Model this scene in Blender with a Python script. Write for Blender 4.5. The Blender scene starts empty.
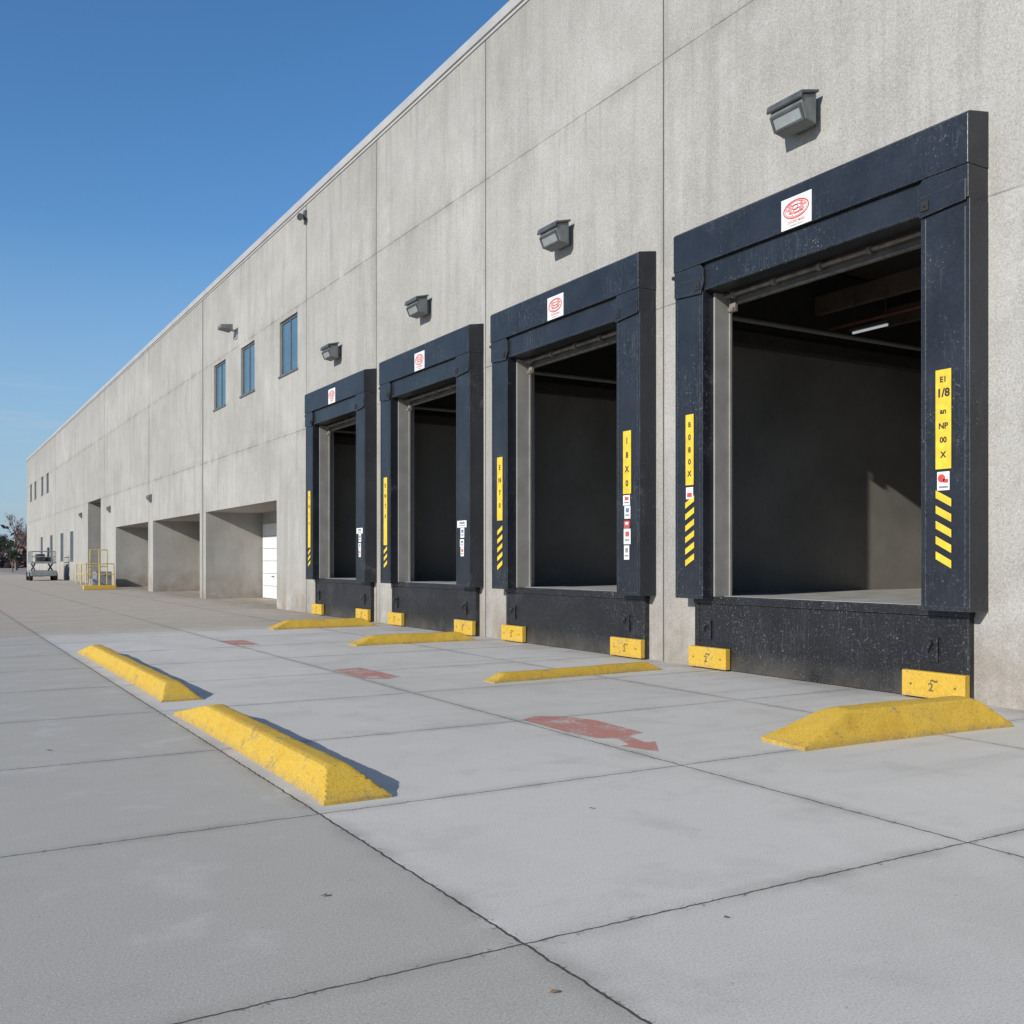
import bpy, bmesh, math, random
from mathutils import Vector, Matrix, noise
random.seed(7)
S = bpy.context.scene
COL = S.collection
DW = 9.8      # wall plane
DF = 9.48     # front of dock pads

# ------------------------------------------------------------------ node helper
class G:
    def __init__(s, name):
        s.m = bpy.data.materials.new(name); s.m.use_nodes = True
        s.t = s.m.node_tree; s.b = s.t.nodes['Principled BSDF']; s.out = s.t.nodes['Material Output']
    def set(s, sock, v):
        if isinstance(v, bpy.types.NodeSocket): s.t.links.new(v, sock)
        else:
            if hasattr(sock.default_value, '__len__') and not hasattr(v, '__len__'): v = (v,)*len(sock.default_value)
            if hasattr(v, '__len__') and len(sock.default_value) == 4 and len(v) == 3: v = (*v, 1)
            sock.default_value = v
    def node(s, typ, **p):
        n = s.t.nodes.new(typ)
        for k, v in p.items(): setattr(n, k, v)
        return n
    def math(s, op, a, b=0.0, c=0.0, clamp=False):
        n = s.node('ShaderNodeMath', operation=op, use_clamp=clamp)
        s.set(n.inputs[0], a); s.set(n.inputs[1], b); s.set(n.inputs[2], c)
        return n.outputs[0]
    def vmul(s, v, k):
        n = s.node('ShaderNodeVectorMath', operation='MULTIPLY'); s.set(n.inputs[0], v); s.set(n.inputs[1], k)
        return n.outputs[0]
    def vadd(s, v, k):
        n = s.node('ShaderNodeVectorMath', operation='ADD'); s.set(n.inputs[0], v); s.set(n.inputs[1], k)
        return n.outputs[0]
    def noise(s, v, scale, detail=4, rough=.55, dist=0):
        n = s.node('ShaderNodeTexNoise'); s.set(n.inputs['Vector'], v)
        n.inputs['Scale'].default_value = scale; n.inputs['Detail'].default_value = detail
        n.inputs['Roughness'].default_value = rough; n.inputs['Distortion'].default_value = dist
        return n.outputs[0]
    def vor(s, v, scale, feature='F1'):
        n = s.node('ShaderNodeTexVoronoi', feature=feature); s.set(n.inputs['Vector'], v)
        n.inputs['Scale'].default_value = scale
        return n.outputs[0]
    def mr(s, v, a, b, c=0., d=1.):
        n = s.node('ShaderNodeMapRange'); s.set(n.inputs[0], v)
        for i, x in enumerate((a, b, c, d)): n.inputs[i+1].default_value = x
        return n.outputs[0]
    def mix(s, f, a, b, blend='MIX'):
        n = s.node('ShaderNodeMix', data_type='RGBA', blend_type=blend)
        s.set(n.inputs[0], f); s.set(n.inputs[6], a); s.set(n.inputs[7], b)
        return n.outputs[2]
    def pos(s): return s.node('ShaderNodeNewGeometry').outputs['Position']
    def xyz(s, v):
        n = s.node('ShaderNodeSeparateXYZ'); s.set(n.inputs[0], v); return n.outputs
    def white(s, v, w=None):
        n = s.node('ShaderNodeTexWhiteNoise', noise_dimensions='2D'); s.set(n.inputs[0], v); return n.outputs[0]
    def comb(s, x, y, z):
        n = s.node('ShaderNodeCombineXYZ'); s.set(n.inputs[0], x); s.set(n.inputs[1], y); s.set(n.inputs[2], z); return n.outputs[0]
    def bump(s, h, strength=.4, dist=.01):
        n = s.node('ShaderNodeBump'); s.set(n.inputs['Height'], h)
        n.inputs['Strength'].default_value = strength; n.inputs['Distance'].default_value = dist
        s.t.links.new(n.outputs[0], s.b.inputs['Normal']); return n
    def fin(s, col, rough=.8, metal=0., spec=None):
        s.set(s.b.inputs['Base Color'], col); s.set(s.b.inputs['Roughness'], rough)
        s.b.inputs['Metallic'].default_value = metal
        if spec is not None: s.b.inputs['Specular IOR Level'].default_value = spec
        return s.m

def simple(name, col, rough=.6, metal=0., var=.25, scale=6., bumpy=.15):
    g = G(name); p = g.pos()
    n = g.noise(p, scale, 4); n2 = g.noise(p, scale*12, 3)
    c = g.mix(g.mr(n, .3, .7), tuple(x*(1-var) for x in col), tuple(min(1, x*(1+var)) for x in col))
    c = g.mix(g.mr(n2, .55, .75, 0, .3), c, tuple(x*.55 for x in col))
    g.bump(n2, bumpy, .004)
    return g.fin(c, g.mr(n, .3, .7, max(.02, rough-.1), min(1, rough+.1)), metal)

# ------------------------------------------------------------------ materials
def mat_wall():
    g = G('precast_concrete'); p = g.pos(); x, y, z = g.xyz(p)
    js = [-5.6, .2, 5.75, 12.0, 17.6, 23.2, 28.45, 41.0, 52., 66., 79.6, 92., 105.]
    dy = None; idy = 0.0
    for v in js:
        a = g.math('ABSOLUTE', g.math('SUBTRACT', y, v)); dy = a if dy is None else g.math('MINIMUM', dy, a)
        idy = g.math('ADD', idy, g.math('GREATER_THAN', y, v))
    dz = None; idz = 0.0
    for v in (5.42, 9.2):
        a = g.math('ABSOLUTE', g.math('SUBTRACT', z, v)); dz = a if dz is None else g.math('MINIMUM', dz, a)
        idz = g.math('ADD', idz, g.math('GREATER_THAN', z, v))
    wn = g.white(g.comb(g.math('MULTIPLY', idy, 1.37), g.math('MULTIPLY', idz, 2.91), 0))
    gv = g.mr(dy, .010, .020, 1, 0); gh = g.mr(dz, .005, .014, 1, 0)
    d41 = g.math('ABSOLUTE', g.math('SUBTRACT', y, 41.0))
    gv = g.math('MAXIMUM', gv, g.mr(d41, .04, .07, 1, 0))
    big = g.noise(p, .35, 5, .6, .4)
    med = g.noise(p, 1.7, 6, .62)
    streak = g.noise(g.vmul(p, (1, 2.2, .20)), 1.3, 5, .62)
    streak2 = g.noise(g.vmul(p, (1, 8, .22)), 1.0, 4, .6)
    fine = g.noise(p, 52, 4, .8)
    gro = g.math('MAXIMUM', gv, g.math('MULTIPLY', gh, g.mr(med, .35, .65, .25, .75)))
    c = g.mix(g.mr(big, .32, .68), (.315, .298, .266), (.405, .388, .352))
    c = g.mix(g.mr(wn, 0, 1, 0, .32), c, (.275, .26, .232))
    c = g.mix(g.mr(streak, .50, .70, 0, .45), c, (.225, .21, .184))
    c = g.mix(g.mr(streak2, .57, .76, 0, .30), c, (.52, .51, .48))
    c = g.mix(g.mr(streak2, .44, .30, 0, .30), c, (.24, .225, .20))
    c = g.mix(g.mr(med, .52, .75, 0, .32), c, (.23, .215, .19))
    c = g.mix(g.mr(med, .44, .24, 0, .34), c, (.50, .485, .455))
    c = g.mix(g.mr(fine, .51, .68, 0, .62), c, (.15, .14, .125))
    c = g.mix(g.mr(fine, .47, .31, 0, .52), c, (.60, .59, .56))
    hal = g.math('MULTIPLY', g.mr(dy, 0, .35, 1, 0), g.mr(streak, .35, .65))
    c = g.mix(g.math('MULTIPLY', hal, .45), c, (.18, .17, .15))
    halz = g.math('MULTIPLY', g.mr(dz, 0, .22, 1, 0), g.mr(med, .4, .65))
    c = g.mix(g.math('MULTIPLY', halz, .35), c, (.18, .17, .15))
    top = g.math('MULTIPLY', g.mr(z, 10.2, 12.2), g.mr(streak2, .35, .62))
    c = g.mix(g.math('MULTIPLY', top, .42), c, (.18, .17, .15))
    run = g.math('MULTIPLY', g.mr(z, 7.0, 9.2), g.mr(streak2, .54, .68))
    run = g.math('MULTIPLY', run, g.math('LESS_THAN', z, 9.2))
    c = g.mix(g.math('MULTIPLY', run, .40), c, (.16, .15, .13))
    base = g.math('MULTIPLY', g.mr(z, 1.3, 0), g.mr(med, .3, .62))
    c = g.mix(g.math('MULTIPLY', base, .65), c, (.21, .15, .10))
    c = g.mix(gro, c, (.10, .095, .085))
    h = g.math('SUBTRACT', fine, g.math('MULTIPLY', gro, 2.2))
    g.bump(h, .75, .007)
    return g.fin(c, .92, spec=.25)

def mat_ground():
    g = G('yard_concrete'); p = g.pos()
    wob = g.noise(p, 9, 3); x, y, z = g.xyz(p)
    wv = g.math('MULTIPLY', g.math('SUBTRACT', wob, .5), .035)
    xs = g.math('ADD', g.math('SUBTRACT', x, 2.1), wv); ys = g.math('ADD', g.math('SUBTRACT', y, 1.05), wv)
    dx = g.math('PINGPONG', xs, 1.425); dy = g.math('PINGPONG', ys, 1.2)
    idx = g.math('FLOOR', g.math('DIVIDE', xs, 2.85)); idy = g.math('FLOOR', g.math('DIVIDE', ys, 2.4))
    wn = g.white(g.comb(g.math('MULTIPLY', idx, 1.7), g.math('MULTIPLY', idy, 2.3), 0))
    d = g.math('MINIMUM', dx, g.math('ADD', dy, .001))
    gro = g.mr(d, .004, .009, 1, 0)
    big = g.noise(p, .28, 4, .6, .6); med = g.noise(p, 1.5, 7, .66, .3)
    brush = g.noise(g.vmul(p, (1.0, 24, 1)), 3.0, 3, .6)
    fine = g.noise(p, 95, 3, .78); spk = g.noise(p, 22, 4, .72)
    right = g.math('GREATER_THAN', xs, 0)
    c = g.mix(right, (.425, .395, .340), (.60, .565, .505))
    far = g.mr(g.math('ADD', y, g.math('MULTIPLY', med, 2)), 22.5, 24.5)
    c = g.mix(g.math('MULTIPLY', far, .85), c, (.41, .33, .24))
    c = g.mix(g.mr(wn, 0, 1, 0, .25), c, (.40, .37, .32))
    c = g.mix(g.mr(big, .45, .68, 0, .32), c, (.37, .34, .29))
    c = g.mix(g.mr(med, .52, .74, 0, .42), c, (.32, .295, .25))
    c = g.mix(g.mr(med, .44, .26, 0, .32), c, (.70, .67, .61))
    c = g.mix(g.mr(brush, .45, .75, 0, .12), c, (.32, .30, .26))
    c = g.mix(g.mr(fine, .51, .70, 0, .55), c, (.19, .175, .15))
    c = g.mix(g.mr(fine, .47, .30, 0, .38), c, (.78, .76, .71))
    c = g.mix(g.mr(spk, .64, .71, 0, .5), c, (.2, .18, .15))
    ty = g.noise(g.vmul(p, (.12, 2.2, 1)), 1.1, 4, .6)
    tm = g.math('MULTIPLY', g.mr(ty, .52, .70), g.mr(x, 3.5, 8.0, 0, .30))
    c = g.mix(tm, c, (.24, .225, .2))
    hal = g.math('MULTIPLY', g.mr(d, 0, .12, 1, 0), g.mr(med, .35, .6))
    c = g.mix(g.math('MULTIPLY', hal, .45), c, (.24, .22, .18))
    chip = g.math('MULTIPLY', g.mr(d, .012, .045, 1, 0), g.mr(spk, .58, .64))
    c = g.mix(g.math('MULTIPLY', chip, .8), c, (.13, .115, .095))
    nearw = g.math('MULTIPLY', g.mr(x, 8.8, 9.9), g.mr(med, .3, .6))
    c = g.mix(g.math('MULTIPLY', nearw, .6), c, (.22, .18, .13))
    c = g.mix(gro, c, (.07, .062, .053))
    h = g.math('ADD', g.math('MULTIPLY', fine, .6), g.math('MULTIPLY', brush, .3))
    h = g.math('SUBTRACT', h, g.math('MULTIPLY', g.math('MAXIMUM', gro, chip), 2.5))
    g.bump(h, .32, .004)
    return g.fin(c, g.mr(med, .3, .7, .65, .88), spec=.3)

def mat_navy(name='dark_painted_steel', chips=.0, col=(.0135, .0155, .0205)):
    g = G(name); p = g.pos()
    n = g.noise(p, 1.6, 5, .65); f = g.noise(p, 30, 4, .78); patch = g.noise(g.vadd(p, (7, 3, 1)), .9, 4, .6)
    sc = g.noise(g.vmul(p, (1, 14, 1.2)), 2.2, 4, .7, .8); sv = g.noise(g.vmul(p, (1, 1.2, .12)), 14, 4, .7)
    bv = g.node('ShaderNodeBevel', samples=3); bv.inputs[0].default_value = .014
    geo = g.node('ShaderNodeNewGeometry')
    dt = g.node('ShaderNodeVectorMath', operation='DOT_PRODUCT')
    g.t.links.new(bv.outputs[0], dt.inputs[0]); g.t.links.new(geo.outputs['True Normal'], dt.inputs[1])
    edge = g.mr(dt.outputs['Value'], .995, .93)
    pm = g.mr(patch, .44, .62)
    c = g.mix(g.mr(n, .3, .7), tuple(v*.7 for v in col), tuple(v*1.45 for v in col))
    c = g.mix(g.math('MULTIPLY', g.mr(sc, .58, .66, 0, .40), pm), c, (.11, .115, .12))
    c = g.mix(g.math('MULTIPLY', g.mr(sv, .54, .74, 0, .40), pm), c, (.065, .068, .073))
    c = g.mix(g.math('MULTIPLY', g.mr(f, .63, .67, 0, .7), pm), c, (.32, .32, .32))
    c = g.mix(g.math('MULTIPLY', edge, g.mr(f, .42, .62, 0.03, .55)), c, (.14, .15, .16))
    if chips:
        ch = g.noise(p, 38, 5, .84); m2 = g.noise(p, 2.5, 5, .7)
        thr = g.math('ADD', ch, g.math('MULTIPLY', g.math('SUBTRACT', m2, .5), .22))
        c = g.mix(g.mr(thr, .60, .66, 0, chips), c, (.30, .30, .295))
        hs = g.noise(g.vmul(p, (1, 1, 9)), 4, 5, .7)
        c = g.mix(g.mr(hs, .60, .72, 0, .30), c, (.10, .10, .10))
        x, y, z = g.xyz(p)
        c = g.mix(g.math('MULTIPLY', g.mr(z, .32, 0), g.mr(n, .3, .6, .05, .5)), c, (.12, .105, .085))
    g.bump(g.math('ADD', g.math('MULTIPLY', f, .35), n), .35, .010)
    return g.fin(c, g.mr(f, .35, .65, .28, .50), spec=.5)

def mat_yellow(name='worn_yellow_paint', wear=.62, b_=.6):
    g = G(name); p = g.pos()
    n = g.noise(p, 3.2, 6, .66); f = g.noise(p, 60, 4, .78); ch = g.noise(p, 15, 6, .78)
    m2 = g.noise(p, 2.0, 4, .6); x, y, z = g.xyz(p)
    pit = g.mr(g.vor(g.vadd(p, g.vmul(g.comb(f, ch, n), .02)), 30), .10, .24, 1, 0)
    pit = g.math('MULTIPLY', pit, g.mr(ch, .46, .56))
    c = g.mix(g.mr(n, .3, .7), (.52, .315, .032), (.62, .405, .055))
    c = g.mix(g.mr(f, .47, .68, 0, .55), c, (.32, .185, .028))
    c = g.mix(g.mr(f, .44, .30, 0, .35), c, (.74, .54, .13))
    c = g.mix(g.mr(n, .54, .74, 0, .45), c, (.36, .235, .06))
    c = g.mix(g.math('MULTIPLY', pit, .7), c, (.20, .125, .03))
    c = g.mix(g.math('MULTIPLY', g.mr(z, .07, 0), g.mr(ch, .35, .6, .1, .7)), c, (.22, .18, .11))
    thr = g.math('ADD', ch, g.math('MULTIPLY', g.math('SUBTRACT', m2, .5), .5))
    c = g.mix(g.mr(thr, wear, wear+.03, 0, .8), c, (.26, .22, .15))
    g.bump(g.math('SUBTRACT', g.math('ADD', f, n), g.math('ADD', pit, g.mr(thr, wear, wear+.03, 0, .5))), b_, .007)
    return g.fin(c, .75, spec=.3)

def mat_red():
    g = G('worn_red_paint'); p = g.pos()
    n = g.noise(p, 20, 7, .82); b = g.noise(p, 2.4, 6, .7)
    g.fin(g.mix(n, (.50, .14, .10), (.60, .29, .23)), .85)
    tr = g.node('ShaderNodeBsdfTransparent'); mx = g.node('ShaderNodeMixShader')
    thr = g.math('ADD', n, g.math('MULTIPLY', g.math('SUBTRACT', b, .5), .8))
    g.t.links.new(g.mr(thr, .42, .62, .78, .10), mx.inputs[0])
    g.t.links.new(tr.outputs[0], mx.inputs[1]); g.t.links.new(g.b.outputs[0], mx.inputs[2])
    g.t.links.new(mx.outputs[0], g.out.inputs[0])
    return g.m

WALL = mat_wall(); GROUND = mat_ground(); NAVY = mat_navy(); PLATE = mat_navy('chipped_black_steel', .55, (.0105, .0105, .012))
YEL = mat_yellow(); YELB = mat_yellow('yellow_bumper_paint', .60, .3); RED = mat_red()
COPING = simple('coping_metal', (.40, .385, .36), .55, .1, .06, 1.0)
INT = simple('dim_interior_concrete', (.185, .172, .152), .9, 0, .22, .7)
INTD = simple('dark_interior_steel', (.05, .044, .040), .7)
JOIST = simple('brown_joist_steel', (.10, .07, .055), .7)
DFLOOR = simple('dock_floor_concrete', (.34, .325, .29), .8, 0, .2, 2)
TRACK = simple('galvanised_track', (.25, .235, .21), .6, .0, .12, 3)
DOOR = simple('grey_door_steel', (.085, .075, .065), .6, .2, .4, 3)
SEAL = simple('dusty_door_seal', (.16, .14, .12), .8, 0, .4, 9)
PIPE = simple('red_pipe_paint', (.16, .055, .04), .6)
LAMPM = simple('grey_lamp_housing', (.15, .16, .155), .5, .2)
LAMPD = simple('dark_lamp_hood', (.085, .09, .09), .5, .2)
BLK = simple('black_rubber', (.015, .015, .015), .8)
WHT = simple('white_paint', (.70, .68, .65), .6, 0, .10, 8)
LBLY = simple('yellow_label_vinyl', (.70, .475, .035), .5, 0, .16, 9)
RAILM = simple('pale_yellow_rail_paint', (.50, .38, .13), .5)
REDV = simple('red_vinyl', (.55, .07, .06), .5, 0, .1)
BLUEV = simple('blue_vinyl', (.12, .18, .36), .5, 0, .1)
INK = simple('black_ink', (.02, .02, .02), .6)
FAINT = simple('faded_grey_ink', (.22, .22, .23), .6)
BOLTM = simple('dark_yellow_bolt', (.13, .09, .03), .7)
WFR = simple('window_aluminium', (.13, .135, .14), .5, .3)
WDOOR = simple('white_door_paint', (.66, .66, .64), .6, 0, .06)
STEEL = simple('galvanised_steel', (.38, .39, .40), .45, .3)
BARK = simple('tree_bark', (.15, .105, .09), .9)
LEAFB = simple('autumn_leaves', (.19, .11, .085), .9, 0, .5, .8)
LEAFG = simple('dark_green_leaves', (.05, .07, .035), .9, 0, .5, .8)
GREY = simple('machine_grey_paint', (.20, .215, .22), .5)
ORG = simple('machine_dark_paint', (.06, .06, .065), .5)
DRY = simple('dry_leaf', (.20, .11, .05), .9)
LENS = simple('smooth_lamp_lens', (.26, .28, .28), .2, 0, .12, 4, .05)
def glass_mat():
    g = G('window_glass'); p = g.pos(); n = g.noise(p, .8, 3)
    g.bump(n, .12, .02); return g.fin(g.mix(n, (.04, .085, .12), (.09, .16, .21)), .04, spec=.9)
GLASS = glass_mat()
def emit_mat():
    g = G('fluorescent_tube'); g.b.inputs['Emission Color'].default_value = (.95, .97, 1, 1)
    g.b.inputs['Emission Strength'].default_value = .35; return g.fin((.6, .6, .6), .4)
TUBE = emit_mat()

# ------------------------------------------------------------------ mesh builder
W = {}
class B:
    def __init__(s): s.bm = bmesh.new()
    def box(s, x0, x1, y0, y1, z0, z1):
        v = [s.bm.verts.new((x, y, z)) for x in (x0, x1) for y in (y0, y1) for z in (z0, z1)]
        for f in ((0, 1, 3, 2), (4, 6, 7, 5), (0, 4, 5, 1), (2, 3, 7, 6), (0, 2, 6, 4), (1, 5, 7, 3)):
            s.bm.faces.new([v[i] for i in f])
        return s
    def quad(s, *pts):
        s.bm.faces.new([s.bm.verts.new(p) for p in pts]); return s
    def prism(s, pts, axis, a, b):
        def P(u, v, w): return {'y': (u, w, v), 'x': (w, u, v), 'z': (u, v, w)}[axis]
        A = [s.bm.verts.new(P(u, v, a)) for u, v in pts]; C = [s.bm.verts.new(P(u, v, b)) for u, v in pts]
        n = len(pts); s.bm.faces.new(A); s.bm.faces.new(C[::-1])
        for i in range(n): s.bm.faces.new([A[i], C[i], C[(i+1) % n], A[(i+1) % n]])
        return s
    def cyl(s, p, q, r, n=12, r2=None):
        p, q = Vector(p), Vector(q); r2 = r if r2 is None else r2
        d = (q-p)
        if d.length < 1e-6: return s
        d.normalize(); a = d.orthogonal().normalized(); b = d.cross(a)
        A = []; C = []
        for i in range(n):
            t = 2*math.pi*i/n; o = a*math.cos(t)+b*math.sin(t)
            A.append(s.bm.verts.new(p+o*r)); C.append(s.bm.verts.new(q+o*r2))
        s.bm.faces.new(A[::-1]); s.bm.faces.new(C)
        for i in range(n): s.bm.faces.new([A[i], A[(i+1) % n], C[(i+1) % n], C[i]])
        return s
    def obj(s, name, mat, parent=None, bevel=0., smooth=False, origin=None, norm=True):
        if norm: bmesh.ops.recalc_face_normals(s.bm, faces=s.bm.faces)
        o0 = W[parent.name] if parent else Vector(origin if origin is not None else (0, 0, 0))
        bmesh.ops.translate(s.bm, verts=s.bm.verts, vec=-o0)
        me = bpy.data.meshes.new(name); s.bm.to_mesh(me); s.bm.free()
        me.materials.append(mat)
        if smooth:
            for f in me.polygons: f.use_smooth = True
        o = bpy.data.objects.new(name, me); COL.objects.link(o)
        if parent: o.parent = parent
        else: o.location = o0
        W[o.name] = o0.copy()
        if bevel:
            m = o.modifiers.new('bevel', 'BEVEL'); m.width = bevel; m.segments = 2; m.limit_method = 'ANGLE'
        return o
def empty(name, loc, label, cat, group=None):
    o = bpy.data.objects.new(name, None); o.location = loc; COL.objects.link(o); W[o.name] = Vector(loc)
    o.empty_display_size = .3; tag(o, label, cat, group); return o
def tag(o, label, cat, group=None):
    o['label'] = label; o['category'] = cat
    if group: o['group'] = group
    return o
def text_into(b, s, size, xplane, yc, zc, bold=.02):
    cu = bpy.data.curves.new('t', 'FONT'); cu.body = s; cu.size = size; cu.align_x = 'CENTER'; cu.align_y = 'CENTER'
    cu.offset = size*bold; cu.resolution_u = 3
    ob = bpy.data.objects.new('t', cu); COL.objects.link(ob)
    bpy.context.view_layer.update()
    me = bpy.data.meshes.new_from_object(ob.evaluated_get(bpy.context.evaluated_depsgraph_get()))
    vs = [b.bm.verts.new((xplane, yc-v.co.x, zc+v.co.y)) for v in me.vertices]
    for p in me.polygons:
        try: b.bm.faces.new([vs[i] for i in p.vertices])
        except ValueError: pass
    bpy.data.objects.remove(ob); bpy.data.curves.remove(cu); bpy.data.meshes.remove(me)

# ------------------------------------------------------------------ ground
b = B(); b.quad((-900, -300, 0), (900, -300, 0), (900, 1500, 0), (-900, 1500, 0))
o = b.obj('ground', GROUND, origin=(0, 0, 0)); o['kind'] = 'structure'

# ------------------------------------------------------------------ warehouse
docks = [(6.58, 11.34), (12.17, 16.78), (17.67, 22.20), (23.16, 27.58)]
wh = empty('warehouse', (DW, 50, 0), 'long grey precast concrete warehouse with flat parapet', 'building')
holes = []   # y0,y1,z0,z1,depth,bottom?
for a, c in docks: holes.append((a+.48, c-.48, 1.02, 5.75, .35, False))
for a, c in ((31.3, 40.5), (41.5, 51.0), (52.2, 61.8)): holes.append((a, c, 0, 3.46, 2.3, False))
holes.append((67.4, 73.0, 0, 5.45, 1.6, False))
wins = [(29.25, 31.0, 7.35, 9.05), (33.75, 35.45, 7.35, 9.05), (37.5, 39.2, 7.35, 9.05)]
wins += [(c, c+2.0, 1.5, 3.7) for c in (80.5, 86.5, 94., 102.)] + [(c, c+1.9, 7.6, 9.3) for c in (97., 101.5, 108., 112.5)]
for w in wins: holes.append((*w, .16, True))
Y0, Y1, ZT = -8., 118., 12.08
ys = sorted({Y0, Y1, *[h[0] for h in holes], *[h[1] for h in holes]})
zs = sorted({0., ZT, *[h[2] for h in holes], *[h[3] for h in holes]})
b = B(); vc = {}
def V(y, z):
    k = (y, z)
    if k not in vc: vc[k] = b.bm.verts.new((DW, y, z))
    return vc[k]
for i in range(len(ys)-1):
    for j in range(len(zs)-1):
        cy, cz = (ys[i]+ys[i+1])/2, (zs[j]+zs[j+1])/2
        if any(h[0] < cy < h[1] and h[2] < cz < h[3] for h in holes): continue
        b.bm.faces.new([V(ys[i], zs[j]), V(ys[i], zs[j+1]), V(ys[i+1], zs[j+1]), V(ys[i+1], zs[j])])
for y0, y1, z0, z1, d, bot in holes:
    X = DW+d
    b.quad((DW, y0, z0), (X, y0, z0), (X, y0, z1), (DW, y0, z1))
    b.quad((DW, y1, z0), (DW, y1, z1), (X, y1, z1), (X, y1, z0))
    b.quad((DW, y0, z1), (X, y0, z1), (X, y1, z1), (DW, y1, z1))
    if bot: b.quad((DW, y0, z0), (DW, y1, z0), (X, y1, z0), (X, y0, z0))
b.obj('wall', WALL, wh, norm=False)
b = B(); b.quad((DW, Y0, 0), (60, Y0, 0), (60, Y0, ZT), (DW, Y0, ZT)); b.quad((DW, Y1, 0), (DW, Y1, ZT), (60, Y1, ZT), (60, Y1, 0))
b.quad((60, Y0, 0), (60, Y1, 0), (60, Y1, ZT), (60, Y0, ZT)); b.obj('rear_wall', WALL, wh, norm=False)
b = B(); b.box(DW+.4, 60, Y0+.02, Y1-.02, 11.7, 11.9); b.obj('roof', COPING, wh)
b = B(); b.box(DW-.06, DW+.36, Y0-.07, Y1+.07, ZT+.002, ZT+.22); b.box(DW-.025, DW-.002, Y0-.05, Y1+.05, ZT-.07, ZT)
b.obj('parapet_coping', COPING, wh, .015)
for w in wins:
    y0, y1, z0, z1 = w; b = B(); X0, X1 = DW+.06, DW+.13; e = .07
    b.box(X0, X1, y0+.002, y0+e, z0+.002, z1-.002); b.box(X0, X1, y1-e, y1-.002, z0+.002, z1-.002)
    b.box(X0, X1, y0+e, y1-e, z0+.002, z0+e); b.box(X0, X1, y0+e, y1-e, z1-e, z1-.002)
    ym = (y0+y1)/2; b.box(X0+.005, X1-.005, ym-.03, ym+.03, z0+e, z1-e)
    b.box(DW-.04, DW+.05, y0-.05, y1+.05, z0-.06, z0-.003)
    f = b.obj('window', WFR, wh)
    b = B(); b.box(X0+.03, X0+.04, y0+e, y1-e, z0+e, z1-e)
    b.obj('glass', GLASS, f)
for k, (y0, y1, z0, z1, d, bot) in enumerate(holes[4:8]):
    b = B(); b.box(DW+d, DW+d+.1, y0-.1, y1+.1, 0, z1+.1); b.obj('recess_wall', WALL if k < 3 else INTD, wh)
for (y0, y1) in ((37.4, 40.35), (44.4, 47.6), (55, 58.4)):
    b = B(); X = DW+2.3
    for i in range(6): b.box(X-.05, X-.004, y0, y1, .02+i*.5, .02+i*.5+.485)
    d_ = b.obj('garage_door', WDOOR if y0 < 40 else DOOR, wh, .008)
    b = B(); b.cyl((X-.09, (y0+y1)/2-.1, .9), (X-.09, (y0+y1)/2+.1, .9), .02); b.obj('handle', INTD, d_)
# interior rooms
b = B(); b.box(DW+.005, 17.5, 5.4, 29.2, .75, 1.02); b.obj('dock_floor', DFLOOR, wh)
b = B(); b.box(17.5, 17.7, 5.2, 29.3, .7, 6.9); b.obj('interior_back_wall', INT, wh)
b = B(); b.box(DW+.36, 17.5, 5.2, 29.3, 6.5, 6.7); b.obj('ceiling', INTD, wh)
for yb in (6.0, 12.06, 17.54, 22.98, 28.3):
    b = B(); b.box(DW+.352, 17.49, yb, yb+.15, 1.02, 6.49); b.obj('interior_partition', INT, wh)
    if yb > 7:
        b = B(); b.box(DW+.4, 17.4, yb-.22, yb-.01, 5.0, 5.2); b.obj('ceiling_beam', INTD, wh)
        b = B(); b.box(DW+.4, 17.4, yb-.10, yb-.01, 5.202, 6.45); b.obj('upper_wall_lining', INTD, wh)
        for xx in (11.2, 12.9, 14.6, 16.3):
            b = B(); b.box(xx, xx+.12, yb-4.9, yb-.23, 5.65, 5.95); b.obj('roof_joist', JOIST, wh)
        b = B(); b.cyl((13.4, yb-4.8, 5.50), (13.4, yb-.1, 5.50), .03); b.obj('sprinkler_pipe', PIPE, wh)
        b = B(); b.cyl((10.4, yb-.32, 5.35), (17.2, yb-.32, 5.35), .04); b.obj('conduit_pipe', TRACK, wh)
yc = 10.62; x = 12.8
L = empty('ceiling_lamp', (x, yc, 5.15), 'small lit tube lamp hanging inside the dock', 'lamp')
b = B(); b.box(x-.05, x+.05, yc-.36, yc+.36, 5.19, 5.23); b.cyl((x, yc-.3, 5.23), (x, yc-.3, 5.8), .008, 6); b.cyl((x, yc+.3, 5.23), (x, yc+.3, 5.8), .008, 6)
b.obj('lamp_housing', INTD, L)
b = B(); b.cyl((x, yc-.33, 5.168), (x, yc+.33, 5.168), .02, 10); b.obj('tube', TUBE, L)

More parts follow.
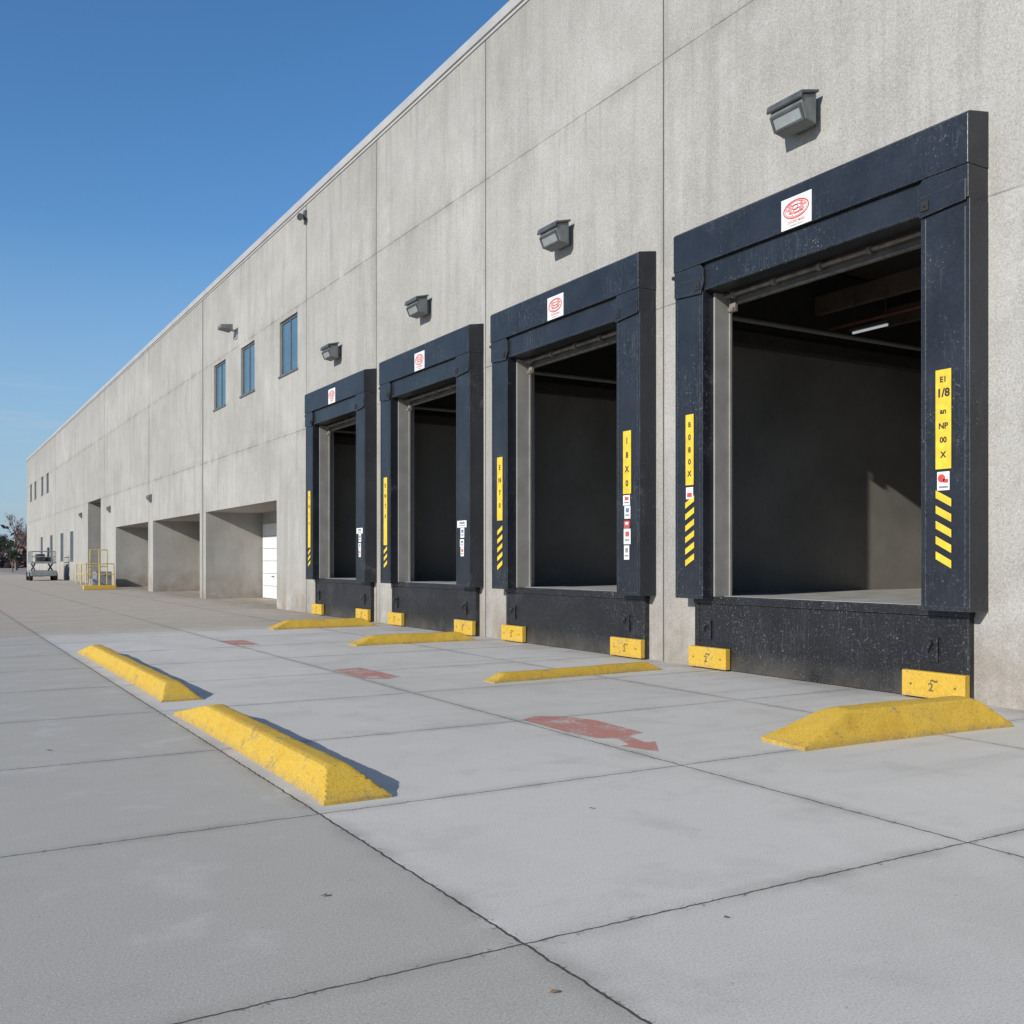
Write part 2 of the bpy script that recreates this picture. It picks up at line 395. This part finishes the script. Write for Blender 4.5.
# ------------------------------------------------------------------ loading docks
DG = 'loading docks along the warehouse wall'
def dock(k, a, c):
    m = (a+c)/2
    lab = ['open loading dock with black surround, yellow text label and hazard stripes',
           'open loading dock with black surround and white warning stickers',
           'open loading dock with black surround and one white sticker',
           'open loading dock beside the blank concrete wall'][k]
    D = empty('loading_dock', (DW, m, 0), lab, 'loading dock', DG)
    jw = .60
    b = B()
    b.prism([(DW-.003, 5.72), (DF-.035, 5.72), (DF-.035, 6.24), (DF-.005, 6.275), (DW-.003, 6.33)], 'y', a, c)
    b.box(DF+.03, DW-.004, a+jw+.002, c-jw-.002, 5.34, 5.717)
    b.box(DF+.012, DF+.028, a+jw+.01, c-jw-.01, 5.345, 5.385)
    b.obj('header', NAVY, D, .014)
    for s_, (p0, p1) in enumerate(((a, a+jw), (c-jw, c))):
        b = B()
        b.box(DF, DW-.003, p0+.003, p1-.003, 1.00, 5.36)
        if s_ == 0: pts = [(p0+.006, 5.364), (p1-.002, 5.364), (p1+.03, 5.45), (p1+.03, 5.64), (p1-.04, 5.715), (p0+.006, 5.715)]
        else: pts = [(p1-.006, 5.364), (p0+.002, 5.364), (p0-.03, 5.45), (p0-.03, 5.64), (p0+.04, 5.715), (p1-.006, 5.715)]
        b.prism(pts, 'x', DF-.022, DW-.006)
        # overlapping flap at the upper corner and seam ridges
        i_ = p1 if s_ == 0 else p0; o_ = p0 if s_ == 0 else p1; sg = 1 if s_ == 0 else -1
        b.prism([(o_+sg*.03, 5.34), (i_-sg*.01, 5.30), (i_+sg*.02, 5.40), (i_-sg*.02, 5.52), (o_+sg*.03, 5.56)], 'x', DF-.036, DF-.022)
        for yy in (p0+.05, p1-.07): b.box(DF-.008, DF-.001, yy, yy+.014, 1.05, 5.28)
        b.box(DF-.01, DF-.001, p0+.02, p1-.02, 1.02, 1.05)
        b.obj('side_pad', NAVY, D, .010)
        b = B(); yb_ = i_-sg*.03
        b.box(DF-.05, DF-.037, min(yb_, yb_-sg*.10), max(yb_, yb_-sg*.10), 5.36, 5.47)
        b.cyl((DF-.05, yb_-sg*.05, 5.415), (DF-.062, yb_-sg*.05, 5.415), .018, 8)
        b.obj('bracket', BLK, D, .003)
    b = B(); b.box(DF+.19, DW+.17, c-jw-.035, c-jw-.003, 1.03, 5.33)
    b.box(DW+.13, DW+.17, c-jw-.06, c-jw-.037, 1.03, 5.3)
    b.obj('door_track', TRACK, D, .004)
    b = B(); b.box(DW+.05, DW+.25, a+jw-.06, a+jw-.02, 1.03, 5.33); b.obj('door_track', TRACK, D, .004)
    b = B(); b.box(DW+.13, DW+.175, a+jw-.05, c-jw-.07, 5.20, 5.70)
    for i in range(3): b.box(DW+.115, DW+.129, a+jw-.05, c-jw-.07, 5.27+i*.15, 5.30+i*.15)
    dd = b.obj('rolled_up_door', DOOR, D, .004)
    b = B(); b.box(DW+.12, DW+.18, a+jw-.04, c-jw-.07, 5.165, 5.198); b.obj('door_seal', SEAL, dd, .006)
    b = B()
    b.cyl((DW+.06, a+jw, 5.29), (DW+.06, c-jw-.04, 5.29), .028, 10)
    for t in (.06, .28, .5, .72, .94): yy = a+jw+(c-a-2*jw)*t; b.cyl((DW+.06, yy-.03, 5.285), (DW+.06, yy+.03, 5.285), .05, 12)
    b.obj('door_shaft', SEAL, D)
    for yy in (a+jw+.12, c-jw-.16):
        b = B(); b.box(DW+.08, DW+.13, yy-.06, yy+.06, 5.06, 5.19); b.cyl((DW+.07, yy-.05, 5.08), (DW+.07, yy+.05, 5.08), .035, 10); b.obj('roller', SEAL, dd, .004)
    p0, p1 = a+.17, c-.18
    b = B(); b.box(DW-.09, DW-.002, p0, p1, .01, .93)
    b.box(DW-.12, DW+.01, p0-.01, p1+.01, .932, 1.035)
    b.box(DW-.105, DW-.091, p0, p0+.08, .03, .93); b.box(DW-.105, DW-.091, p1-.08, p1, .03, .93)
    b.obj('dock_face_plate', PLATE, D, .008)
    b = B(); b.box(DW+.02, DW+.9, a+jw, c-jw-.06, 1.022, 1.04); b.obj('dock_plate', DFLOOR, D, .004)
    for yy in (p0+.42, p1-.30):
        b = B(); b.box(DW-.12, DW-.106, yy-.05, yy+.08, .42, .69)
        b.cyl((DW-.11, yy, .64), (DW-.17, yy+.02, .62), .022); b.cyl((DW-.17, yy+.02, .62), (DW-.165, yy+.05, .54), .018)
        b.obj('vehicle_hook', PLATE, D, .005)
    for (q0, q1) in ((p0-.02, p0+.78), (p1-.74, p1+.04)):
        b = B(); b.prism([(DW-.107, .02), (DW-.19, .02), (DW-.19, .30), (DW-.18, .31), (DW-.107, .31)], 'y', q0, q1)
        bp = b.obj('bumper', YELB, D, .005)
        qm = (q0+q1)/2
        for dy_ in (-.28, .28):
            b = B(); b.cyl((DW-.192, qm+dy_, .16), (DW-.198, qm+dy_, .16), .013, 6); b.obj('bolt', BOLTM, bp)
        b = B(); text_into(b, '2', .13, DW-.1925, qm+.02, .14); text_into(b, '~', .16, DW-.1925, qm-.02, .22); b.obj('lettering', BOLTM, bp)
    # emblem sign on header
    X = DF-.040; zc = 5.92
    b = B(); b.box(X-.004, X+.004, m-.25, m+.25, zc-.195, zc+.195); sg = b.obj('header_sign', WHT, D, .003)
    b = B(); X2 = X-.0065
    def ell(cx, cz, rx, rz, th, a0=0, a1=360, n=36):
        pr = None
        for i in range(n+1):
            t = math.radians(a0+(a1-a0)*i/n); o_ = (X2, m-(cx+rx*math.cos(t)), zc+cz+rz*math.sin(t)); i_ = (X2, m-(cx+(rx-th)*math.cos(t)), zc+cz+(rz-th)*math.sin(t))
            if pr: b.quad(pr[0], o_, i_, pr[1])
            pr = (o_, i_)
    ell(0, .03, .215, .118, .018); ell(0, .03, .185, .094, .008)
    for i in range(-4, 5):
        zz = i*.019; hw = .165*math.sqrt(max(0, 1-(zz/.084)**2))
        for s2 in (-1, 1):
            u0 = .05+.02*(i % 2); u1 = hw*(1 if (i+s2) % 3 else .8)
            if u1 > u0: b.quad(*[(X2-.0005, m-s2*u, zc+.03+zz+dz+.018*(u/.15)) for u, dz in ((u0, -.005), (u1, -.005), (u1, .005), (u0, .005))])
    ell(-.01, .05, .05, .035, .012); ell(.01, .01, .06, .03, .012); ell(.0, .03, .13, .06, .010, 200, 340); ell(0, .03, .13, .06, .01, 30, 120)
    b.obj('emblem', REDV, sg)
    b = B(); text_into(b, 'COOPO MOD', .045, X2, m, zc-.122); b.obj('lettering', REDV, sg)
    b = B(); text_into(b, 'LOADING DOCK', .028, X2, m, zc-.165); b.obj('lettering', FAINT, sg)
    X = DF-.011
    def stripes(yc, sgn, z0, n, w=.19):
        b = B()
        for i in range(n):
            z = z0+i*.165; y0_, y1_ = yc-w/2, yc+w/2; sl = .10
            za, zb = (z, z+sl) if sgn > 0 else (z+sl, z)
            b.quad((X, y0_, za), (X, y1_, zb), (X, y1_, zb+.085), (X, y0_, za+.085))
        b.obj('hazard_stripe', LBLY, D)
    def plate(yc, z0, z1, w, mat, name='label_plate', x=0):
        b = B(); b.box(X-.002-x, X+.003-x, yc-w/2, yc+w/2, z0, z1); return b.obj(name, mat, D)
    def write(par, yc, items, mat=INK, bold=.035):
        b = B()
        for s_, z, sz in items: text_into(b, s_, sz, X-.004, yc, z, bold)
        b.obj('lettering', mat, par)
    yr, yl = a+.31, c-.33
    if k == 0:
        P = plate(yr, 2.53, 3.60, .19, LBLY)
        write(P, yr, [('E1', 3.49, .085), ('1/8', 3.345, .125), ('an', 3.15, .085), ('NP', 2.99, .09), ('00', 2.84, .085), ('X', 2.68, .09)])
        s_ = plate(yr+.0, 2.30, 2.50, .15, WHT, 'sticker')
        b = B(); b.cyl((X-.003, yr+.02, 2.43), (X-.005, yr+.02, 2.43), .045, 16); b.box(X-.005, X-.003, yr-.06, yr+.0, 2.38, 2.42); b.obj('sticker_mark', REDV, s_)
        b = B(); b.box(X-.005, X-.003, yr-.06, yr+.05, 2.325, 2.345); b.obj('sticker_text', FAINT, s_)
        stripes(yr, 1, 1.46, 5)
        P = plate(yl, 2.62, 3.63, .17, LBLY)
        write(P, yl, [('B', 3.48, .10), ('0', 3.30, .11), ('8', 3.12, .11), ('0', 2.95, .11), ('X', 2.78, .11)])
        s_ = plate(yl, 2.42, 2.59, .15, WHT, 'sticker')
        b = B(); b.box(X-.005, X-.003, yl-.05, yl+.05, 2.45, 2.51); b.obj('sticker_mark', REDV, s_)
        stripes(yl, -1, 1.46, 6)
    else:
        P = plate(yl, 2.3 if k == 1 else 1.9, 3.5, .20, LBLY)
        write(P, yl, [(t, 3.3-i*.24, .13) for i, t in enumerate(['E', 'N', '7', '0'])])
        stripes(yl, -1, 1.36, 5 if k == 1 else 3)
        if k == 1:
            P = plate(yr, 2.58, 3.56, .20, LBLY)
            write(P, yr, [(t, 3.4-i*.22, .13) for i, t in enumerate(['I', '8', 'X', '0'])])
        z = 2.56 if k == 1 else 2.35
        seq = ((.16, WHT, REDV, .17), (.20, WHT, BLUEV, .15), (.12, REDV, WHT, .14), (.24, WHT, REDV, .17), (.22, WHT, FAINT, .13)) if k == 1 else ((.14, WHT, FAINT, .40), (.20, WHT, BLUEV, .16), (.16, WHT, FAINT, .17), (.18, WHT, REDV, .14))
        for i, (hh, m1_, m2_, ww) in enumerate(seq):
            yy = yr+(.012, -.01, .006, -.004, .01)[i]
            s_ = plate(yy, z-hh, z, ww, m1_, 'sticker')
            b = B(); b.box(X-.005, X-.003, yy-ww*.3, yy+ww*.25, z-hh*.5, z-hh*.18); b.obj('sticker_mark', m2_, s_)
            b = B(); b.box(X-.005, X-.003, yy-ww*.35, yy+ww*.35, z-hh*.78, z-hh*.66); b.obj('sticker_text', FAINT, s_)
            z -= hh+(.008, .03, .006, .02, 0)[i]
    b = B(); b.cyl((DF+.03, c+.03, 5.66), (DF+.03, c-.12, 5.70), .018, 8); b.cyl((DF-.02, c+.03, 5.66), (DF+.10, c+.03, 5.66), .03, 8)
    b.obj('hinge', BLK, D)
    if k == 0:
        b = B(); b.box(DW+.02, DW+.1, a+jw+.005, a+jw+.08, 3.3, 3.55); b.obj('switch_box', STEEL, D, .006)
for k, (a, c) in enumerate(docks): dock(k, a, c)

# ------------------------------------------------------------------ wall lamps
LG = 'wall lamps above the loading docks'
def lamp(y, z, sc=1.):
    L = empty('wall_lamp', (DW, y, z), 'boxy grey flood lamp fixed above the dock', 'wall lamp', LG)
    w = .27*sc
    def T(b): bmesh.ops.translate(b.bm, verts=b.bm.verts, vec=(0, y, z)); return b
    T(B().box(DW-.14, DW-.002, -w*.55, w*.55, -.17, .12)).obj('mounting_box', LAMPM, L, .012)
    b = B(); b.prism([(DW-.12, .19), (DW-.36, .13), (DW-.385, .03), (DW-.30, -.17), (DW-.12, -.20)], 'y', -w, w)
    T(b).obj('lamp_housing', LAMPM, L, .014)
    b = B(); b.prism([(DW-.10, .20), (DW-.10, .235), (DW-.405, .16), (DW-.425, .08), (DW-.40, .06), (DW-.385, .125)], 'y', -w-.025, w+.025)
    T(b).obj('lamp_hood', LAMPD, L, .006)
    p, q = Vector((DW-.385, 0, .015)), Vector((DW-.303, 0, -.17)); nrm = Vector((-.92, 0, -.40)).normalized()
    b = B(); e = .03; dq = (q-p).normalized()*e
    def P_(v, yy, h): return (v.x+nrm.x*h, yy, v.z+nrm.z*h)
    O = [(p, -w+.012), (p, w-.012), (q, w-.012), (q, -w+.012)]; I = [(p+dq, -w+.045), (p+dq, w-.045), (q-dq, w-.045), (q-dq, -w+.045)]
    for i in range(4):
        j = (i+1) % 4; b.quad(P_(O[i][0], O[i][1], .02), P_(O[j][0], O[j][1], .02), P_(I[j][0], I[j][1], .02), P_(I[i][0], I[i][1], .02))
        b.quad(P_(I[i][0], I[i][1], .02), P_(I[j][0], I[j][1], .02), P_(I[j][0], I[j][1], .004), P_(I[i][0], I[i][1], .004))
        b.quad(P_(O[i][0], O[i][1], .02), P_(O[j][0], O[j][1], .02), P_(O[j][0], O[j][1], .0), P_(O[i][0], O[i][1], .0))
    T(b).obj('lens_frame', LAMPD, L)
    b = B(); b.quad(*[P_(v, yy, .006) for v, yy in I]); T(b).obj('lens', LENS, L)
for y, z in ((9.12, 7.22), (14.68, 7.22), (20.3, 7.2), (25.8, 7.18)): lamp(y, z)
L = empty('wall_light', (DW, 36.0, 9.75), 'small grey wall lamp between upper windows', 'wall lamp', 'small boxy wall lights')
b = B(); b.box(DW-.04, DW-.001, 35.85, 36.15, 9.5, 9.85); b.cyl((DW-.02, 36, 9.75), (DW-.3, 36, 9.85), .04); b.obj('arm', STEEL, L)
b = B(); b.prism([(DW-.2, 9.97), (DW-.62, 9.92), (DW-.62, 9.80), (DW-.2, 9.74)], 'y', 35.75, 36.25); b.obj('lamp_housing', LAMPM, L, .02)
L = empty('security_camera', (DW, 28.5, 11.8), 'small dark security camera below the parapet', 'security camera')
b = B(); b.box(DW-.05, DW-.001, 28.4, 28.6, 11.6, 11.85); b.cyl((DW-.04, 28.5, 11.72), (DW-.2, 28.5, 11.68), .035); b.obj('bracket', LAMPD, L)
b = B(); b.cyl((DW-.15, 28.6, 11.66), (DW-.24, 28.3, 11.6), .09, 14); b.obj('camera_body', LAMPD, L, .01)
for y, z in ((63.8, 4.6), (51.5, 4.6), (76, 4.7)):
    L = empty('wall_light', (DW, y, z), 'small boxy wall light on the blank wall', 'wall lamp', 'small boxy wall lights')
    b = B(); b.prism([(DW-.002, z+.2), (DW-.2, z+.12), (DW-.2, z), (DW-.002, z-.2)], 'y', y-.25, y+.25); b.obj('lamp_housing', LAMPM, L, .01)
    b = B(); b.box(DW-.16, DW-.05, y-.2, y+.2, z-.16, z-.14); b.obj('lens', LENS, L)

# ------------------------------------------------------------------ wheel stops
SYM = [(-1, 0), (-.98, .16), (-.60, .90), (-.48, .975), (-.2, 1), (.2, 1), (.48, .975), (.60, .90), (.98, .16), (1, 0)]
ASY = [(-1, 0), (-.97, .10), (-.22, .93), (-.08, 1), (.48, 1), (.60, .94), (.97, .16), (1, 0)]
def stop(name, p0, p1, wid, h, r0, r1, K, seed, label, group):
    p0, p1 = Vector((*p0, 0)), Vector((*p1, 0)); L = (p1-p0).length; ax = (p1-p0)/L; sd = Vector((-ax.y, ax.x, 0))
    bm = bmesh.new(); rings = []; prof = []
    for i in range(len(K)-1):
        dd_ = math.hypot((K[i+1][0]-K[i][0])*wid/2, (K[i+1][1]-K[i][1])*h); n = max(1, int(dd_/.025))
        for j in range(n): t = j/n; prof.append((K[i][0]*(1-t)+K[i+1][0]*t, K[i][1]*(1-t)+K[i+1][1]*t))
    prof.append(K[-1])
    ss = [0, .015]; s = .05
    while s < L-.04: ss.append(s); s += .04
    ss += [L-.015, L]
    for s in ss:
        k = min(1., .12+.88*min(s/r0, (L-s)/r1))
        ring = []
        for u, v in prof:
            vv = min(v, k); fl = 1+.14*(1-k)
            pt = p0+ax*s+sd*(u*fl*wid/2)+Vector((0, 0, vv*h))
            j = noise.noise(pt*2.0+Vector((seed, 0, 0)))*.008+noise.noise(pt*9+Vector((seed, 5, 0)))*.003+noise.noise(pt*24+Vector((seed, 5, 3)))*.0016
            if v > .05: pt += Vector((0, 0, j))+sd*(j*(1 if u > 0 else -1))
            ring.append(bm.verts.new(pt))
        rings.append(ring)
    for i in range(len(rings)-1):
        for j in range(len(prof)-1):
            bm.faces.new([rings[i][j], rings[i][j+1], rings[i+1][j+1], rings[i+1][j]])
    bm.faces.new(rings[0]); bm.faces.new(rings[-1][::-1])
    b = B(); b.bm.free(); b.bm = bm
    o = b.obj(name, YEL, origin=(*((p0+p1)/2).xy, 0), smooth=True)
    try: o.data.set_sharp_from_angle(angle=math.radians(28))
    except Exception: pass
    return tag(o, label, 'wheel stop', group)
SG = 'yellow concrete wheel stops'
stop('wheel_stop', (2.42, 6.02), (2.42, 10.35), .42, .20, .28, .9, ASY, 1, 'long chipped yellow concrete wheel stop with sloped ends', SG)
stop('wheel_stop', (2.48, 11.3), (2.48, 18.1), .40, .19, .3, .9, ASY, 2, 'very long chipped yellow wheel stop parallel to the wall', SG)
stop('wheel_stop', (6.18, 6.02), (8.74, 5.88), .46, .275, .65, .35, SYM, 3, 'thick yellow wheel stop square to the wall beside the widest dock', SG)
stop('wheel_stop', (6.2, 11.05), (9.0, 11.2), .26, .11, .2, .2, SYM, 4, 'low yellow wheel stop between two docks', SG)
stop('wheel_stop', (6.75, 17.1), (9.2, 17.1), .38, .17, .4, .3, SYM, 5, 'yellow wheel stop square to the wall', SG)
stop('wheel_stop', (6.75, 22.0), (9.2, 22.0), .42, .19, .4, .3, SYM, 6, 'yellow wheel stop beside the far dock', SG)

# ------------------------------------------------------------------ pavement paint
def mark(pts, name='road_marking'):
    b = B(); b.bm.faces.new([b.bm.verts.new((x, y, .004)) for x, y in pts]); o = b.obj(name, RED); o['kind'] = 'structure'
mark([(5.02, 8.3), (5.0, 7.5), (5.06, 7.1), (5.20, 7.02), (5.12, 6.72), (5.02, 6.70), (5.14, 6.36), (5.40, 6.72), (5.30, 6.74), (5.36, 7.04), (5.58, 7.12), (5.62, 7.9), (5.5, 8.25), (5.25, 8.42)])
mark([(5.0, 13.4), (4.96, 12.2), (5.2, 12.0), (5.5, 12.2), (5.45, 13.5)])
mark([(4.9, 19.3), (4.9, 18.2), (5.35, 18.1), (5.4, 19.3)])

for i, (x, y) in enumerate(((3.0, 3.25), (1.95, 3.0), (3.6, 5.1), (0.9, 8.9), (1.6, 4.4), (6.3, 8.6), (3.8, 9.5), (0.2, 7.4))):
    b = B(); r = random.uniform(.010, .020); a0 = random.random()*6
    ring = [(x+math.cos(a0+t*.9)*r*(1.4 if t % 2 else .8), y+math.sin(a0+t*.9)*r*(1 if t % 2 else .6), .006+.008*random.random()) for t in range(7)]
    b.bm.faces.new([b.bm.verts.new(p) for p in ring]); o = b.obj('fallen_leaf', DRY, origin=(x, y, 0))
    tag(o, 'small dry brown leaf lying on the concrete', 'leaf', 'dry leaves on the pavement')

# ------------------------------------------------------------------ rail (mid distance)
R = empty('guard_rail', (8.4, 57, 0), 'yellow and steel guard rail on a yellow kerb', 'railing')
b = B(); b.box(7.3, 8.9, 55.9, 56.3, .0, .22); b.obj('kerb', YEL, R, .02)
b = B()
for x, y in ((7.45, 56.1), (8.1, 56.1), (8.8, 56.1), (7.45, 58), (7.45, 59.9)): b.cyl((x, y, .22), (x, y, 1.35), .03, 8)
for z in (.8, 1.35): b.cyl((7.45, 56.1, z), (8.8, 56.1, z), .028, 8); b.cyl((7.45, 56.1, z), (7.45, 59.9, z), .028, 8)
b.obj('rail', RAILM, R)
b = B()
for x in (7.9, 8.35, 8.75): b.cyl((x, 58, .0), (x, 58, 2.1), .03, 8)
b.cyl((7.9, 58, 2.1), (8.75, 58, 2.1), .03, 8); b.cyl((7.9, 58, 1.2), (8.75, 58, 1.2), .03, 8); b.obj('gate', RAILM, R)
b = B(); b.prism([(8.3, 0), (8.3, .5), (8.5, .5), (8.5, .9), (9.3, .9), (9.3, 0)], 'y', 60, 61.5); b.obj('step', GREY, R, .02)

def lift(x, y):
    Lf = empty('scissor_lift', (x, y, 0), 'dark grey scissor lift parked near the wall', 'scissor lift')
    b = B(); b.box(x-.9, x+.9, y-1.6, y+1.6, .35, .75); b.box(x-.95, x+.95, y-.5, y+.5, .3, .5); b.obj('chassis', GREY, Lf, .04)
    for dx in (-.85, .85):
        for dy in (-1.1, 1.1):
            b = B(); b.cyl((x+dx-.12, y+dy, .32), (x+dx+.12, y+dy, .32), .32, 18); b.obj('wheel', BLK, Lf, .02)
    b = B()
    for dx in (-.6, .6):
        b.cyl((x+dx, y-1.3, .78), (x+dx, y+1.3, 1.25), .06, 6); b.cyl((x+dx, y+1.3, .78), (x+dx, y-1.3, 1.25), .06, 6)
    b.obj('scissor_arm', ORG, Lf)
    b = B(); b.box(x-.85, x+.85, y-1.6, y+1.6, 1.28, 1.42)
    for dx in (-.8, .8):
        for dy in (-1.5, -.5, .5, 1.5): b.cyl((x+dx, y+dy, 1.4), (x+dx, y+dy, 2.2), .03, 6)
        for z in (1.8, 2.2): b.cyl((x+dx, y-1.5, z), (x+dx, y+1.5, z), .03, 6)
    for dy in (-1.5, 1.5):
        for z in (1.8, 2.2): b.cyl((x-.8, y+dy, z), (x+.8, y+dy, z), .03, 6)
    b.obj('platform', GREY, Lf)
    b = B(); b.box(x-.5, x+.1, y-1.3, y-.4, 1.43, 2.0); b.box(x-.1, x+.6, y-.3, y+.6, 1.43, 1.75); b.cyl((x+.35, y-1.0, 1.43), (x+.35, y-1.0, 2.5), .09, 8); b.obj('control_box', ORG, Lf, .02)
lift(8.0, 84)

# ------------------------------------------------------------------ trees
def tree(x, y, h, seed, mat, bare, name, label):
    rnd = random.Random(seed); T = empty(name, (x, y, 0), label, 'tree', 'distant trees beyond the yard')
    b = B(); tips = []
    def grow(p, d, L, r, lv):
        q = p+d*L; b.cyl(p, q, r, 5, r*.62)
        if lv >= 2: tips.append(q); tips.append((p+q)/2)
        if lv == 4: return
        for _ in range(3 if lv else 5):
            nd = (d+Vector((rnd.uniform(-1, 1), rnd.uniform(-1, 1), rnd.uniform(-.25, .7)))*.75).normalized()
            st = p+d*L*rnd.uniform(.55, 1)
            grow(st, nd, L*rnd.uniform(.55, .78), r*.55, lv+1)
    grow(Vector((x, y, -.1)), Vector((rnd.uniform(-.05, .05), 0, 1)).normalized(), h*.36, h*.026, 0)
    b.obj('trunk', BARK, T)
    b = B()
    for t in tips:
        for _ in range(1 if bare else 9):
            c = t+Vector((rnd.gauss(0, 1), rnd.gauss(0, 1), rnd.gauss(0, .8)))*h*.035
            s = rnd.uniform(.10, .22)*h*(.06 if bare else .09); u = Vector((rnd.gauss(0, 1), rnd.gauss(0, 1), rnd.gauss(0, 1))).normalized(); v = u.orthogonal().normalized()
            b.quad(c-u*s, c-v*s*.6, c+u*s, c+v*s*.6)
    b.obj('crown', mat, T, norm=False)
k = 0
for x, y, h, m_, bare in ((12.5, 168, 10, LEAFB, True), (9, 150, 5.5, LEAFG, False), (6.5, 175, 11, LEAFB, True), (2, 160, 9, LEAFB, True), (-6, 170, 9, LEAFB, True), (15.5, 182, 9.5, LEAFB, True), (-16, 165, 9, LEAFG, False), (10, 140, 3.8, LEAFG, False), (13.5, 139, 3.8, LEAFG, False)):
    k += 1; tree(x, y, h, k, m_, bare, 'bare_tree' if bare else 'leafy_tree', 'bare brown winter tree behind the yard' if bare else 'dark green leafy tree behind the yard')
rnd = random.Random(3); b = B()
for i in range(9000):
    x = rnd.uniform(-220, 60); zc = abs(rnd.gauss(0, 1))*2.4*(1+.4*math.sin(x*.13)+.3*math.sin(x*.41)); c = Vector((x, 215+rnd.uniform(-4, 4), zc))
    s = rnd.uniform(.5, 1.1); u = Vector((rnd.gauss(0, 1), rnd.gauss(0, 1), rnd.gauss(0, 1))).normalized(); v = u.orthogonal().normalized()
    b.quad(c-u*s, c-v*s*.7, c+u*s, c+v*s*.7)
o = b.obj('tree_line', LEAFB, norm=False); o['kind'] = 'stuff'; o['label'] = 'far-off line of brown woods at the horizon'; o['category'] = 'woods'

# ------------------------------------------------------------------ light, world, camera
el = math.radians(23); hx, hy = .957, .29
d = Vector((hx*math.cos(el), hy*math.cos(el), -math.sin(el)))
su = bpy.data.lights.new('sun', 'SUN'); su.energy = 4.9; su.angle = math.radians(.53); su.color = (1, .962, .905)
so = bpy.data.objects.new('sun', su); so.rotation_euler = d.to_track_quat('-Z', 'Y').to_euler(); so.location = (-20, -10, 30); COL.objects.link(so)
w = bpy.data.worlds.new('World'); S.world = w; w.use_nodes = True; nt = w.node_tree
sky = nt.nodes.new('ShaderNodeTexSky'); sky.sky_type = 'NISHITA'; sky.sun_disc = False
sky.sun_elevation = el; sky.sun_rotation = math.atan2(-hx, -hy) % (2*math.pi); sky.air_density = 1.0; sky.dust_density = .15; sky.ozone_density = 4.0
bg = nt.nodes['Background']; bg.inputs[1].default_value = .15
hs = nt.nodes.new('ShaderNodeHueSaturation'); hs.inputs['Saturation'].default_value = 1.15; hs.inputs['Value'].default_value = 1.0; nt.links.new(sky.outputs[0], hs.inputs['Color'])
tc = nt.nodes.new('ShaderNodeTexCoord'); sx = nt.nodes.new('ShaderNodeSeparateXYZ'); nt.links.new(tc.outputs['Generated'], sx.inputs[0])
mp = nt.nodes.new('ShaderNodeVectorMath'); mp.operation = 'MULTIPLY'; nt.links.new(tc.outputs['Generated'], mp.inputs[0]); mp.inputs[1].default_value = (2.0, 2.0, 22)
nz = nt.nodes.new('ShaderNodeTexNoise'); nz.inputs['Scale'].default_value = 1.5; nz.inputs['Detail'].default_value = 7; nz.inputs['Roughness'].default_value = .62; nt.links.new(mp.outputs[0], nz.inputs['Vector'])
def mrw(s, a, b_, c, d_):
    n = nt.nodes.new('ShaderNodeMapRange'); nt.links.new(s, n.inputs[0])
    for i, v in enumerate((a, b_, c, d_)): n.inputs[i+1].default_value = v
    return n.outputs[0]
def mixw(f, a, col):
    n = nt.nodes.new('ShaderNodeMix'); n.data_type = 'RGBA'; nt.links.new(f, n.inputs[0]); nt.links.new(a, n.inputs[6]); n.inputs[7].default_value = (*col, 1); return n.outputs[2]
haze = mixw(mrw(sx.outputs[2], .0, .30, .9, 0), hs.outputs[0], (1.95, 2.85, 3.9))
m1 = mrw(nz.outputs[0], .54, .74, 0, .5); m2 = mrw(sx.outputs[2], .17, .13, 0, 1); m3 = mrw(sx.outputs[2], .02, .08, 0, 1)
q = nt.nodes.new('ShaderNodeMath'); q.operation = 'MULTIPLY'; nt.links.new(m1, q.inputs[0]); nt.links.new(m2, q.inputs[1])
q2 = nt.nodes.new('ShaderNodeMath'); q2.operation = 'MULTIPLY'; nt.links.new(q.outputs[0], q2.inputs[0]); nt.links.new(m3, q2.inputs[1])
nt.links.new(mixw(q2.outputs[0], haze, (3.6, 3.9, 4.3)), bg.inputs[0])
cam = bpy.data.cameras.new('camera'); cam.sensor_width = 36; cam.lens = 36*1000/1024; cam.shift_y = 48/1024; cam.clip_end = 3000
co = bpy.data.objects.new('camera', cam); co.location = (0, 0, 1.55); co.rotation_euler = (math.radians(90), 0, -math.atan(.592)); COL.objects.link(co)
S.camera = co
S.view_settings.view_transform = 'Standard'; S.view_settings.look = 'None'; S.view_settings.exposure = 0
